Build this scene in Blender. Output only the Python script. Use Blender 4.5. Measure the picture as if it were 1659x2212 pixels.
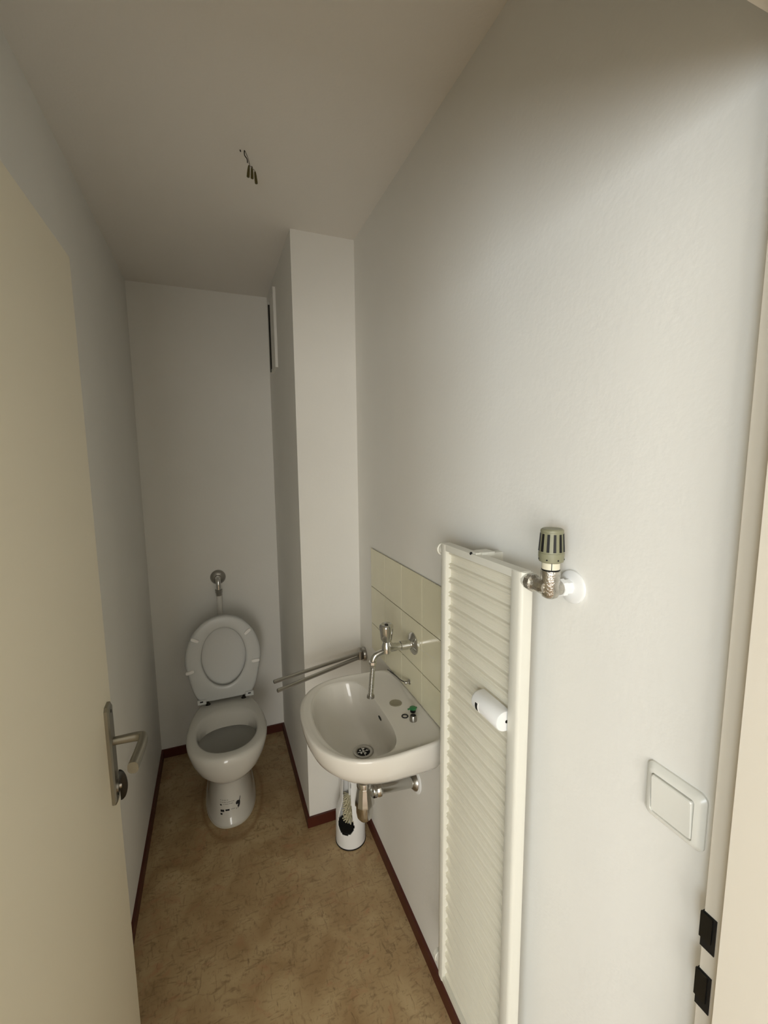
import bpy, bmesh, math, random
from mathutils import Vector, Matrix
from mathutils.bvhtree import BVHTree
random.seed(7)
for o in list(bpy.data.objects): bpy.data.objects.remove(o)
SC = bpy.context.scene
COL = SC.collection

# ------------------------------------------------------------------ camera
cam_d = bpy.data.cameras.new('camera'); cam = bpy.data.objects.new('camera', cam_d); COL.objects.link(cam)
r = Vector((0.93072994, -0.36558995, -0.00926089)); u = Vector((0.05378502, 0.11179187, 0.99227504))
f = Vector((0.36173049, 0.92403818, -0.12371131))
cam.matrix_world = Matrix(((r.x, u.x, -f.x, 0.34193), (r.y, u.y, -f.y, 0.0), (r.z, u.z, -f.z, 1.60425), (0, 0, 0, 1)))
cam_d.sensor_fit = 'HORIZONTAL'; cam_d.sensor_width = 36.0; cam_d.lens = 935.03 / 1659 * 36; cam_d.clip_start = 0.02
SC.camera = cam
# ------------------------------------------------------------------ world, light, exposure
w = bpy.data.worlds.new('world'); SC.world = w; w.use_nodes = True
w.node_tree.nodes['Background'].inputs[0].default_value = (0.75, 0.87, 1.0, 1)
w.node_tree.nodes['Background'].inputs[1].default_value = 1.0
SC.view_settings.view_transform = 'Standard'; SC.view_settings.look = 'None'
SC.view_settings.gamma = 1.0; SC.view_settings.use_curve_mapping = False
SC.view_settings.exposure = 0.0
WIN_X, WIN_Y, WIN_Z = -1.60, -1.60, 1.50
WIN_W, WIN_H = 1.05, 1.15
ld = bpy.data.lights.new('window_daylight', 'AREA'); ld.shape = 'RECTANGLE'; ld.size = WIN_W; ld.size_y = WIN_H
ld.energy = 48.0; ld.color = (0.86, 0.99, 1.11)
lo = bpy.data.objects.new('window_daylight', ld); COL.objects.link(lo)
lo.location = (WIN_X - 0.14, WIN_Y, WIN_Z); lo.rotation_euler = (0, math.radians(-90), 0)

GW_X, GW_Z, GW_W, GW_H = -0.58, 1.22, 1.50, 1.75       # opening added in the unseen hall wall behind the camera, for fill light
l2 = bpy.data.lights.new('hall_fill_light', 'AREA'); l2.shape = 'RECTANGLE'; l2.size = GW_W; l2.size_y = GW_H  # fill lamp added to raise the ambient light deep in the room
l2.energy = 66.0; l2.color = (1.0, 0.955, 0.88)
l2o = bpy.data.objects.new('hall_fill_light', l2); COL.objects.link(l2o)
l2o.location = (GW_X, -2.2 - 0.14, GW_Z); l2o.rotation_euler = (math.radians(90), 0, 0)

# ------------------------------------------------------------------ room measures (metres)
W, B, P, Q, H = 0.901, 2.463, 1.725, 0.653, 2.45     # right wall x, back wall y, pillar front y, pillar left x, ceiling z
YF = 0.291                                            # inner face of the front wall
YH = 0.150                                            # hall face of the front wall

# ------------------------------------------------------------------ materials
def srgb(c):
    return tuple((v / 12.92 if v <= 0.04045 else ((v + 0.055) / 1.055) ** 2.4) for v in c)
def nt(name):
    m = bpy.data.materials.new(name); m.use_nodes = True
    return m, m.node_tree, m.node_tree.nodes['Principled BSDF']
def mat(name, col, rough=0.5, metal=0.0, bump=0.0, bscale=200.0, vary=0.0, vscale=3.0, coat=0.0, spec=0.5):
    m, t, b = nt(name); N = t.nodes; L = t.links
    c = (*srgb(col), 1)
    b.inputs['Base Color'].default_value = c
    b.inputs['Roughness'].default_value = rough; b.inputs['Metallic'].default_value = metal
    b.inputs['Coat Weight'].default_value = coat; b.inputs['Specular IOR Level'].default_value = spec
    tc = N.new('ShaderNodeTexCoord')
    if vary > 0:
        n = N.new('ShaderNodeTexNoise'); n.inputs['Scale'].default_value = vscale; n.inputs['Detail'].default_value = 4
        L.new(tc.outputs['Object'], n.inputs['Vector'])
        rmp = N.new('ShaderNodeMapRange'); rmp.inputs[1].default_value = 0.3; rmp.inputs[2].default_value = 0.7
        rmp.inputs[3].default_value = 1 - vary; rmp.inputs[4].default_value = 1 + vary * 0.3
        L.new(n.outputs['Fac'], rmp.inputs[0])
        mx = N.new('ShaderNodeVectorMath'); mx.operation = 'SCALE'; mx.inputs[0].default_value = c[:3]
        L.new(rmp.outputs[0], mx.inputs['Scale']); L.new(mx.outputs[0], b.inputs['Base Color'])
    if bump > 0:
        n2 = N.new('ShaderNodeTexNoise'); n2.inputs['Scale'].default_value = bscale; n2.inputs['Detail'].default_value = 3
        L.new(tc.outputs['Object'], n2.inputs['Vector'])
        bp = N.new('ShaderNodeBump'); bp.inputs['Strength'].default_value = bump; bp.inputs['Distance'].default_value = 0.002
        L.new(n2.outputs['Fac'], bp.inputs['Height']); L.new(bp.outputs[0], b.inputs['Normal'])
    return m

M = {}
M['wall'] = mat('wall_paint', (0.945, 0.937, 0.909), 0.85, bump=0.22, bscale=90, vary=0.02, vscale=4, spec=0.2)
M['ceil'] = mat('ceiling_paint', (0.94, 0.925, 0.895), 0.95, bump=0.35, bscale=150, spec=0.1)
M['door'] = mat('door_paint', (0.90, 0.865, 0.775), 0.42, bump=0.06, bscale=60)
M['frame'] = mat('frame_paint', (0.875, 0.845, 0.785), 0.38, bump=0.05, bscale=60)
M['porc'] = mat('porcelain', (0.87, 0.86, 0.825), 0.09, coat=0.3)
M['basinp'] = mat('basin_porcelain', (0.90, 0.885, 0.85), 0.10, coat=0.3)
M['seat'] = mat('seat_plastic', (0.82, 0.825, 0.81), 0.28)
M['bumper'] = mat('bumper_plastic', (0.98, 0.97, 0.95), 0.5)
M['chrome'] = mat('chrome', (0.80, 0.80, 0.79), 0.13, 1.0)
M['chrome_dull'] = mat('chrome_dull', (0.66, 0.65, 0.63), 0.28, 1.0)
M['nickel'] = mat('nickel_worn', (0.78, 0.765, 0.73), 0.27, 1.0, bump=0.6, bscale=300, vary=0.25, vscale=150)
M['steel'] = mat('steel_brushed', (0.60, 0.585, 0.54), 0.38, 1.0)
M['rad'] = mat('radiator_enamel', (0.88, 0.87, 0.82), 0.34, bump=0.2, bscale=50)
M['radp'] = mat('radiator_panel_enamel', (0.90, 0.88, 0.81), 0.42, bump=0.12, bscale=40)
M['white'] = mat('white_plastic', (0.95, 0.95, 0.94), 0.33)
M['switch'] = mat('switch_plastic', (0.925, 0.92, 0.885), 0.25)
M['olive'] = mat('thermostat_olive', (0.54, 0.535, 0.43), 0.45)
M['cream'] = mat('cream_ring', (0.90, 0.875, 0.78), 0.4)
M['black'] = mat('black_void', (0.035, 0.033, 0.03), 0.6)
M['darkm'] = mat('dark_metal', (0.20, 0.195, 0.18), 0.35, 0.8)
M['rubber'] = mat('black_rubber', (0.06, 0.06, 0.06), 0.5)
M['green'] = mat('green_plastic', (0.20, 0.50, 0.30), 0.35)
M['base'] = mat('skirting_wood', (0.32, 0.12, 0.06), 0.45, vary=0.12, vscale=14)
M['silicone'] = mat('silicone', (0.82, 0.80, 0.74), 0.4)
M['grout'] = mat('grout', (0.42, 0.39, 0.32), 0.9)
M['tile'] = mat('tile_glaze', (0.92, 0.90, 0.785), 0.16, vary=0.03, vscale=12)
M['brush'] = mat('brush_bristle', (0.86, 0.83, 0.70), 0.7)
M['ink'] = mat('label_ink', (0.07, 0.07, 0.09), 0.6)
M['inkl'] = mat('label_ink_faint', (0.45, 0.44, 0.42), 0.6)
M['brass'] = mat('connector_brass', (0.34, 0.31, 0.16), 0.4, 0.4)
M['wire'] = mat('wire_grey', (0.55, 0.53, 0.50), 0.5)
M['cover'] = mat('plug_grey', (0.60, 0.58, 0.50), 0.3)
M['pipew'] = mat('white_pipe', (0.90, 0.885, 0.85), 0.3)
M['hallfloor'] = mat('hall_floor', (0.62, 0.50, 0.36), 0.5, vary=0.15)
M['water'] = mat('water', (0.36, 0.34, 0.28), 0.03)

def floor_mat():
    m, t, b = nt('linoleum'); N = t.nodes; L = t.links
    tc = N.new('ShaderNodeTexCoord')
    def noise(sc, det, dist, vec=None, rough=0.5):
        n = N.new('ShaderNodeTexNoise'); n.inputs['Scale'].default_value = sc; n.inputs['Detail'].default_value = det
        n.inputs['Distortion'].default_value = dist; n.inputs['Roughness'].default_value = rough
        L.new(vec or tc.outputs['Object'], n.inputs['Vector']); return n
    base = N.new('ShaderNodeValToRGB'); a = noise(7, 5, 0.6)
    cr = base.color_ramp; cr.elements[0].position = 0.34; cr.elements[0].color = (*srgb((0.66, 0.545, 0.385)), 1)
    cr.elements[1].position = 0.68; cr.elements[1].color = (*srgb((0.775, 0.68, 0.515)), 1)
    L.new(a.outputs['Fac'], base.inputs[0])
    out = base.outputs[0]
    def streak(scale3, rot, lo, hi, col, fac, out):
        mp = N.new('ShaderNodeMapping'); mp.inputs['Rotation'].default_value = (0, 0, rot); mp.inputs['Scale'].default_value = scale3
        L.new(tc.outputs['Object'], mp.inputs['Vector'])
        n = noise(1.0, 4, 2.2, mp.outputs[0], 0.55)
        rm = N.new('ShaderNodeMapRange'); rm.inputs[1].default_value = lo; rm.inputs[2].default_value = hi
        rm.inputs[3].default_value = 0; rm.inputs[4].default_value = fac
        L.new(n.outputs['Fac'], rm.inputs[0])
        mx = N.new('ShaderNodeMix'); mx.data_type = 'RGBA'
        L.new(rm.outputs[0], mx.inputs['Factor']); L.new(out, mx.inputs[6]); mx.inputs[7].default_value = (*srgb(col), 1)
        return mx.outputs[2]
    out = streak((16, 46, 1), 0.55, 0.54, 0.70, (0.50, 0.40, 0.27), 0.6, out)
    out = streak((40, 14, 1), 0.30, 0.57, 0.72, (0.52, 0.41, 0.27), 0.55, out)
    out = streak((9, 12, 1), 1.2, 0.56, 0.74, (0.72, 0.52, 0.38), 0.5, out)
    out = streak((60, 22, 1), -0.5, 0.60, 0.72, (0.42, 0.33, 0.22), 0.6, out)
    # an old glue ring on the linoleum round the toilet foot
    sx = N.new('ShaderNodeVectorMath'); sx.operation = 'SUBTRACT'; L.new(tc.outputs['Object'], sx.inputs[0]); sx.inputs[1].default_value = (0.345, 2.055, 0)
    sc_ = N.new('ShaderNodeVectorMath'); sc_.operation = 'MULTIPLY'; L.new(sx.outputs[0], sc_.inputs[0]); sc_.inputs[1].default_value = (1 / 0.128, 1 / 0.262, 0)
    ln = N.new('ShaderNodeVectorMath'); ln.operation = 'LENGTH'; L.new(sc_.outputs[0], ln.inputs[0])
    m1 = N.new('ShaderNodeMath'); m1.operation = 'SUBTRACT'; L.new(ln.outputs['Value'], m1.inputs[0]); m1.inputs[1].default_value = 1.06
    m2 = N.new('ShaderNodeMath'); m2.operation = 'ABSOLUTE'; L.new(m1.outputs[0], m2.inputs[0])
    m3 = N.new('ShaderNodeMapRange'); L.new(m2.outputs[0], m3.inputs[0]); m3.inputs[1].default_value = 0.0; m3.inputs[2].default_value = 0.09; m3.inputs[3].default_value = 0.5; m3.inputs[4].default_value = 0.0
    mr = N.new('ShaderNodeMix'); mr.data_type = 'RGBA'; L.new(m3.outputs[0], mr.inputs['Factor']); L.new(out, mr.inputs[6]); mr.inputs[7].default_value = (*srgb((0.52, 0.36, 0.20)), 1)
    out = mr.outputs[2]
    L.new(out, b.inputs['Base Color']); b.inputs['Roughness'].default_value = 0.42
    n = noise(90, 3, 0); bp = N.new('ShaderNodeBump'); bp.inputs['Strength'].default_value = 0.12; bp.inputs['Distance'].default_value = 0.002
    L.new(n.outputs['Fac'], bp.inputs['Height']); L.new(bp.outputs[0], b.inputs['Normal'])
    return m
M['floor'] = floor_mat()
def glass_mat():
    m, t, b = nt('window_glass'); N = t.nodes; L = t.links
    g = N.new('ShaderNodeBsdfGlossy'); g.inputs['Roughness'].default_value = 0.02
    tr = N.new('ShaderNodeBsdfTransparent'); mx = N.new('ShaderNodeMixShader'); mx.inputs[0].default_value = 0.06
    L.new(tr.outputs[0], mx.inputs[1]); L.new(g.outputs[0], mx.inputs[2])
    L.new(mx.outputs[0], N['Material Output'].inputs['Surface'])
    return m
M['glass'] = glass_mat()

# ------------------------------------------------------------------ helpers
def thing(name, label, cat, loc, group=None):
    o = bpy.data.objects.new(name, None); COL.objects.link(o); o.location = loc; o.empty_display_size = 0.05
    o['label'] = label; o['category'] = cat
    if group: o['group'] = group
    return o
def origin_of(o):
    p = Vector((0, 0, 0))
    while o is not None: p += o.location; o = o.parent
    return p
def obj(name, bm, m, parent=None, label=None, kind=None, smooth=False, bevel=0.0, loc=None, ang=40, seg=2):
    """bm holds world coordinates; the mesh origin is moved to its parent or loc"""
    if bevel > 0:
        es = [e for e in bm.edges if len(e.link_faces) == 2 and e.calc_face_angle(0) > math.radians(50)]
        bmesh.ops.bevel(bm, geom=es, offset=bevel, segments=seg, profile=0.5, affect='EDGES', clamp_overlap=True)
    bmesh.ops.recalc_face_normals(bm, faces=bm.faces[:])
    base = origin_of(parent) if parent is not None else Vector(loc or (0, 0, 0))
    bmesh.ops.translate(bm, vec=-base, verts=bm.verts[:])
    me = bpy.data.meshes.new(name); bm.to_mesh(me); bm.free()
    me.materials.append(M[m] if isinstance(m, str) else m)
    if smooth or bevel > 0:
        for p in me.polygons: p.use_smooth = True
        me.set_sharp_from_angle(angle=math.radians(ang))
    o = bpy.data.objects.new(name, me); COL.objects.link(o)
    if parent is not None: o.parent = parent
    else: o.location = base
    if label: o['label'] = label
    if kind: o['kind'] = kind
    return o
def tag(o, label, cat, group=None):
    o['label'] = label; o['category'] = cat
    if group: o['group'] = group
    return o
def struct(name, bm, m, label=None, parent=None, **k):
    o = obj(name, bm, m, parent=parent, **k)
    if parent is None: o['kind'] = 'structure'
    if label: o['label'] = label
    return o
def new(): return bmesh.new()
def box(bm, a, b):
    vs = [bm.verts.new((x, y, z)) for z in (a[2], b[2]) for y in (a[1], b[1]) for x in (a[0], b[0])]
    for q in ((0, 2, 3, 1), (4, 5, 7, 6), (0, 1, 5, 4), (2, 6, 7, 3), (0, 4, 6, 2), (1, 3, 7, 5)):
        bm.faces.new([vs[i] for i in q])
    return bm
def frame_of(d):
    d = Vector(d).normalized()
    a = Vector((0, 0, 1)) if abs(d.z) < 0.9 else Vector((1, 0, 0))
    x = a.cross(d).normalized(); return x, d.cross(x)
def loft(bm, rings, cap0=True, cap1=True, closed=True):
    vr = [[bm.verts.new(p) for p in ring] for ring in rings]
    n = len(vr[0])
    for a, b in zip(vr, vr[1:]):
        for i in range(n if closed else n - 1):
            j = (i + 1) % n
            bm.faces.new((a[i], a[j], b[j], b[i]))
    if cap0: bm.faces.new(vr[0])
    if cap1: bm.faces.new(vr[-1])
    return vr
def lathe(bm, p0, d, prof, n=32, cap0=True, cap1=True, rfun=None):
    """prof: (distance along d, radius)"""
    d = Vector(d).normalized(); x, y = frame_of(d); p0 = Vector(p0); rings = []
    for t, rad in prof:
        ring = []
        for i in range(n):
            a = 2 * math.pi * i / n; rr = rad * (rfun(a, t) if rfun else 1)
            ring.append(p0 + d * t + (x * math.cos(a) + y * math.sin(a)) * rr)
        rings.append(ring)
    return loft(bm, rings, cap0, cap1)
def smooth_path(pts, sub=8):
    pts = [Vector(p) for p in pts]; out = []
    for i in range(len(pts) - 1):
        p0 = pts[max(i - 1, 0)]; p1 = pts[i]; p2 = pts[i + 1]; p3 = pts[min(i + 2, len(pts) - 1)]
        for k in range(sub):
            t = k / sub
            out.append(0.5 * ((2 * p1) + (p2 - p0) * t + (2 * p0 - 5 * p1 + 4 * p2 - p3) * t * t + (3 * p1 - p0 - 3 * p2 + p3) * t ** 3))
    out.append(pts[-1]); return out
def tube(bm, pts, rad, n=16, cap=True):
    pts = [Vector(p) for p in pts]; rings = []
    rads = rad if isinstance(rad, (list, tuple)) else [rad] * len(pts)
    d0 = (pts[1] - pts[0]).normalized(); x, y = frame_of(d0); prev = d0
    for i, p in enumerate(pts):
        d = (pts[min(i + 1, len(pts) - 1)] - pts[max(i - 1, 0)]).normalized()
        q = prev.rotation_difference(d); x = q @ x; y = q @ y; prev = d
        rings.append([p + (x * math.cos(2 * math.pi * k / n) + y * math.sin(2 * math.pi * k / n)) * rads[i] for k in range(n)])
    return loft(bm, rings, cap, cap)

# ------------------------------------------------------------------ structure
T = 0.10
struct('floor', box(new(), (-0.05, YH + 0.0, -0.06), (W + 0.05, B + 0.05, 0.0)), 'floor')
struct('ceiling', box(new(), (-T, YH, H), (W + T, B + T, H + 0.08)), 'ceil')
struct('wall_left', box(new(), (-T, YF, 0), (0, B, H)), 'wall')
struct('wall_right', box(new(), (W, YF, 0), (W + T, B, H)), 'wall')
struct('wall_back', box(new(), (-T, B, 0), (W + T, B + T, H)), 'wall')
bmp = box(new(), (Q, P, 0), (W + 0.02, B + 0.02, H))
struct('wall_pillar', bmp, 'wall', bevel=0.003)
# front wall with the door opening (frame outside measures .02 - .886 wide, 2.03 high)
OX0, OX1, OZ = 0.005, 0.895, 2.045
fw = new()
box(fw, (-3.2, YH, 0), (OX0, YF, 2.45)); box(fw, (OX1, YH, 0), (2.3, YF, 2.45)); box(fw, (OX0, YH, OZ), (OX1, YF, 2.45))
struct('wall_front', fw, 'wall')
# steel door frame: reveal with rebate, casing on the hall side
tf = new()
JX0, JX1, JZ = 0.052, 0.852, 1.992       # clear opening
RX0, RX1, RZ = 0.036, 0.872, 2.0085       # rebate opening
SY = 0.262                               # where the rebate begins
def jamb(xa, xb, xr, side):
    box(tf, (min(xa, xb), YH - 0.012, 0), (max(xa, xb), SY, OZ))
    box(tf, (min(xa, xr), SY - 0.001, 0), (max(xa, xr), YF, OZ))
jamb(OX1, JX1, RX1, 1); jamb(OX0, JX0, RX0, -1)
box(tf, (OX0, YH - 0.012, JZ), (OX1, SY, OZ)); box(tf, (OX0, SY - 0.001, RZ), (OX1, YF, OZ))
# casings flat on the hall face and a slim lip on the room face
for y0, y1, wd in ((YH - 0.014, YH, 0.045),):
    box(tf, (OX1 - 0.001, y0, 0), (OX1 + wd, y1, OZ + wd)); box(tf, (OX0 - wd, y0, 0), (OX0 + 0.001, y1, OZ + wd)); box(tf, (OX0 - wd, y0, OZ - 0.001), (OX1 + wd, y1, OZ + wd))
frame = struct('trim_1', tf, 'frame', bevel=0.0012)
# strike plates: dark rectangular cut-outs with a metal lip in the rebate
for z0, z1 in ((1.004, 1.052), (0.921, 0.972)):
    b = new(); box(b, (RX1 - 0.0015, 0.2765, z0), (RX1 + 0.012, 0.2925, z1))
    sp = obj('strike_plate', b, 'black', frame, label='black latch opening', bevel=0.0008)
    b = new(); box(b, (RX1 - 0.0035, 0.2800, z0 + 0.013), (RX1 - 0.001, 0.2935, z1 - 0.001))
    obj('latch_lip', b, 'darkm', sp, bevel=0.0006)

# skirtings
bh, bt = 0.047, 0.010
def skirt(name, a, b2, **k): return struct(name, box(new(), a, b2), 'base', bevel=0.003, **k)
skirt('baseboard_left', (0, YF + 0.03, 0), (bt, B, bh))
skirt('baseboard_back', (bt, B - bt, 0), (Q - bt, B, bh))
skirt('baseboard_pillar_side', (Q - bt, P - bt, 0), (Q, B, bh))
skirt('baseboard_pillar_front', (Q, P - bt, 0), (W - bt, P, bh))
skirt('baseboard_right', (W - bt, YF + 0.03, 0), (W, P, bh))

# hall on the camera's side, its window sends the daylight in
HX0, HX1, HY0 = -1.60, 1.60, -2.2
struct('floor_hall', box(new(), (HX0 - 0.1, HY0 - 0.1, -0.06), (HX1 + 0.1, YH, 0)), 'hallfloor')
struct('ceiling_hall', box(new(), (HX0 - 0.1, HY0 - 0.1, H), (HX1 + 0.1, YH, H + 0.08)), 'ceil')
struct('wall_hall_right', box(new(), (HX1, HY0, 0), (HX1 + 0.1, YH, H)), 'wall')
hb = new(); gx0, gx1, gz0, gz1 = GW_X - GW_W / 2, GW_X + GW_W / 2, GW_Z - GW_H / 2, GW_Z + GW_H / 2
box(hb, (HX0 - 0.1, HY0 - 0.1, 0), (gx0, HY0, H)); box(hb, (gx1, HY0 - 0.1, 0), (HX1 + 0.1, HY0, H))
box(hb, (gx0, HY0 - 0.1, 0), (gx1, HY0, gz0)); box(hb, (gx0, HY0 - 0.1, gz1), (gx1, HY0, H))
struct('wall_hall_back', hb, 'wall')
g2 = new()
for a_, c_ in (((gx0, gz0), (gx0 + 0.05, gz1)), ((gx1 - 0.05, gz0), (gx1, gz1)), ((gx0, gz0), (gx1, gz0 + 0.05)), ((gx0, gz1 - 0.05), (gx1, gz1))):
    box(g2, (a_[0], HY0 - 0.08, a_[1]), (c_[0], HY0 - 0.03, c_[1]))
win2 = struct('fill_window', g2, 'white')  # unseen window frame, added around the fill lamp's opening
obj('pane', box(new(), (gx0 + 0.05, HY0 - 0.058, gz0 + 0.05), (gx1 - 0.05, HY0 - 0.052, gz1 - 0.05)), 'glass', win2)
hl = new(); y0, y1, z0, z1 = WIN_Y - WIN_W / 2, WIN_Y + WIN_W / 2, WIN_Z - WIN_H / 2, WIN_Z + WIN_H / 2
box(hl, (HX0 - 0.1, HY0, 0), (HX0, y0, H)); box(hl, (HX0 - 0.1, y1, 0), (HX0, YH, H))
box(hl, (HX0 - 0.1, y0, 0), (HX0, y1, z0)); box(hl, (HX0 - 0.1, y0, z1), (HX0, y1, H))
struct('wall_hall_left', hl, 'wall')
wf = new(); t_ = 0.045
box(wf, (HX0 - 0.08, y0, z0), (HX0 - 0.03, y0 + t_, z1)); box(wf, (HX0 - 0.08, y1 - t_, z0), (HX0 - 0.03, y1, z1))
box(wf, (HX0 - 0.08, y0, z0), (HX0 - 0.03, y1, z0 + t_)); box(wf, (HX0 - 0.08, y0, z1 - t_), (HX0 - 0.03, y1, z1))
win = struct('window_1', wf, 'white')
obj('pane', box(new(), (HX0 - 0.058, y0 + t_, z0 + t_), (HX0 - 0.052, y1 - t_, z1 - t_)), 'glass', win)

# ------------------------------------------------------------------ open door with handle
DX0, DX1, DY0, DY1, DZ1 = 0.062, 0.100, 0.335, 1.072, 2.003
door = struct('door_1', box(new(), (DX0, DY0, 0.008), (DX1, DY1, DZ1)), 'door', bevel=0.0015)
door['label'] = 'open cream painted toilet door folded back along the left wall'
# long plate
bp_ = new()
py0, py1, pz0, pz1 = 1.006, 1.046, 0.860, 1.086
pf = DX1 + 0.009
rings = []
for x, ins in ((DX1, 0.0), (pf - 0.003, 0.0), (pf, 0.004)):
    a0, a1, c0, c1 = py0 + ins, py1 - ins, pz0 + ins, pz1 - ins; ch = 0.0065
    rings.append([(x, a0 + ch, c0), (x, a1 - ch, c0), (x, a1, c0 + ch), (x, a1, c1 - ch), (x, a1 - ch, c1), (x, a0 + ch, c1), (x, a0, c1 - ch), (x, a0, c0 + ch)])
loft(bp_, rings)
plate = obj('handle_plate', bp_, 'steel', door, label='brushed aluminium long plate')
b = new()
for z in (1.070, 0.876): lathe(b, (pf - 0.001, 1.027, z), (1, 0, 0), [(0, 0.0038), (0.0018, 0.0036), (0.0022, 0.002)], 16)
obj('screw', b, 'darkm', plate, smooth=True)
# lever: neck and downturned flat grip pointing back towards the hinge side
b = new()
zc = 1.000; yc = 1.027
path = smooth_path([(pf - 0.002, yc, zc), (pf + 0.030, yc, zc), (pf + 0.050, yc - 0.002, zc), (pf + 0.0585, yc - 0.012, zc), (pf + 0.0575, yc - 0.05, zc - 0.001), (pf + 0.052, yc - 0.105, zc - 0.003)], 6)
rings = []
for i, p in enumerate(path):
    d = (path[min(i + 1, len(path) - 1)] - path[max(i - 1, 0)]).normalized()
    up = Vector((0, 0, 1)); s = up.cross(d).normalized(); t = i / (len(path) - 1)
    hw, hh = 0.0072 + 0.0028 * t, 0.0085 + 0.0035 * t
    ring = []
    for k in range(20):
        a = 2 * math.pi * k / 20; c, sn = math.cos(a), math.sin(a)
        ring.append(p + s * hw * math.copysign(abs(c) ** 0.75, c) + up * hh * math.copysign(abs(sn) ** 0.75, sn))
    rings.append(ring)
loft(b, rings)
lever = obj('door_lever', b, 'steel', door, label='brushed aluminium lever with angled grip', smooth=True)
# thumb turn
b = new(); lathe(b, (pf - 0.001, 1.030, 0.893), (1, 0, 0), [(0, 0.014), (0.004, 0.014), (0.005, 0.007), (0.009, 0.006)], 24)
tt = obj('lock_rosette', b, 'chrome_dull', door, smooth=True)
b = new(); rings = []
for s, y in ((0.7, 1.0265), (1, 1.0285), (1, 1.0315), (0.7, 1.0335)):
    rings.append([(pf + 0.0035 + 0.0150 * s * math.sin(math.pi * k / 16), y, 0.893 + 0.036 * (0.95 if s < 1 else 1) * math.cos(math.pi * k / 16)) for k in range(17)])
loft(b, rings)
obj('thumb_turn', b, 'darkm', door, label='dark half round locking turn', smooth=True, ang=50)

# ------------------------------------------------------------------ toilet
TX = 0.338
pan = thing('toilet', 'white floor standing toilet with its seat and lid raised, at the back wall', 'toilet', (TX, 2.1, 0))
NR = 72
def oval(cx, yc, hw, bf, bb, z, ef=2.2, eb=3.0, taper=0.0, tilt=0.0, drop=0.0):
    """egg outline: front half depth bf, back half depth bb, taper narrows the rear"""
    out = []
    for k in range(NR):
        a = 2 * math.pi * k / NR; s, c = math.sin(a), math.cos(a)
        front = c > 0; e = ef if front else eb
        x = hw * math.copysign(abs(s) ** (2 / e), s); y = -(bf if front else bb) * math.copysign(abs(c) ** (2 / e), c)
        if y > 0: x *= 1 - taper * (y / bb) ** 1.5
        out.append((cx + x, yc + y, z + drop * (-y)))
    return out
b = new()
R_ = []
spec_ = [  # z, yc, hw, bf, bb, taper, ef
    (0.000, 2.06, 0.108, 0.212, 0.26, 0.05, 2.3), (0.006, 2.06, 0.1105, 0.2145, 0.262, 0.05, 2.3), (0.016, 2.06, 0.1095, 0.212, 0.26, 0.05, 2.3),
    (0.022, 2.06, 0.1045, 0.206, 0.26, 0.05, 2.4), (0.060, 2.06, 0.099, 0.196, 0.26, 0.05, 2.5), (0.110, 2.06, 0.089, 0.186, 0.26, 0.05, 2.5),
    (0.160, 2.06, 0.079, 0.180, 0.26, 0.03, 2.4), (0.205, 2.055, 0.074, 0.178, 0.265, 0.0, 2.3), (0.232, 2.045, 0.0745, 0.180, 0.275, 0.0, 2.2),
    (0.244, 2.03, 0.084, 0.193, 0.285, 0.0, 2.1), (0.255, 2.01, 0.106, 0.212, 0.295, 0.1, 2.1), (0.272, 1.99, 0.130, 0.222, 0.303, 0.18, 2.1),
    (0.297, 1.98, 0.150, 0.228, 0.31, 0.25, 2.15), (0.332, 1.975, 0.164, 0.230, 0.315, 0.28, 2.2), 
(0.370, 1.97, 0.171, 0.233, 0.315, 0.28, 2.25),
    (0.388, 1.97, 0.1715, 0.229, 0.312, 0.28, 2.3), (0.398, 1.97, 0.167, 0.223, 0.307, 0.28, 2.3), (0.402, 1.97, 0.158, 0.214, 0.300, 0.28, 2.3)]
for z, yc_, hw, bf, bb, tp, ef in spec_: R_.append(oval(TX, yc_, hw, bf, bb, z, ef=ef, taper=tp))
inner = [(0.4025, 1.965, 0.138, 0.185, 0.165, 2.2, 2.2), (0.400, 1.965, 0.132, 0.178, 0.150, 2.2, 2.2), (0.388, 1.963, 0.127, 0.170, 0.135, 2.2, 2.2),
         (0.368, 1.960, 0.124, 0.164, 0.118, 2.2, 2.2), (0.345, 1.958, 0.123, 0.163, 0.103, 2.2, 2.2), (0.340, 1.958, 0.126, 0.166, 0.107, 2.2, 2.2),
         (0.338, 1.962, 0.142, 0.183, 0.15, 2.2, 2.2), (0.31, 1.97, 0.144, 0.186, 0.16, 2.2, 2.2), (0.27, 1.975, 0.118, 0.168, 0.15, 2.1, 2.1), (0.22, 1.99, 0.082, 0.125, 0.115, 2, 2),
         (0.17, 2.0, 0.055, 0.085, 0.08, 2, 2), (0.12, 2.01, 0.043, 0.06, 0.06, 2, 2)]
for z, yc_, hw, bf, bb, ef, eb in inner: R_.append(oval(TX, yc_, hw, bf, bb, z, ef=ef, eb=eb))
loft(b, R_)
bmesh.ops.recalc_face_normals(b, faces=b.faces[:])
BV = BVHTree.FromBMesh(b)
pan_o = obj('bowl', b, 'porc', pan, smooth=True, ang=55)
b = new(); loft(b, [oval(TX, 2.0, 0.056, 0.087, 0.082, 0.168, 2, 2, ), oval(TX, 2.0, 0.056, 0.087, 0.082, 0.169, 2, 2)])
obj('water', b, 'water', pan)
# silicone bead round the foot
b = new(); loft(b, [oval(TX, 2.06, 0.112, 0.216, 0.263, 0.0005, 2.3, 3, 0.05), oval(TX, 2.06, 0.1122, 0.2162, 0.263, 0.005, 2.3, 3, 0.05), oval(TX, 2.06, 0.109, 0.213, 0.262, 0.008, 2.3, 3, 0.05)], cap0=False, cap1=False)
obj('silicone_bead', b, 'silicone', pan, smooth=True)
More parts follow.
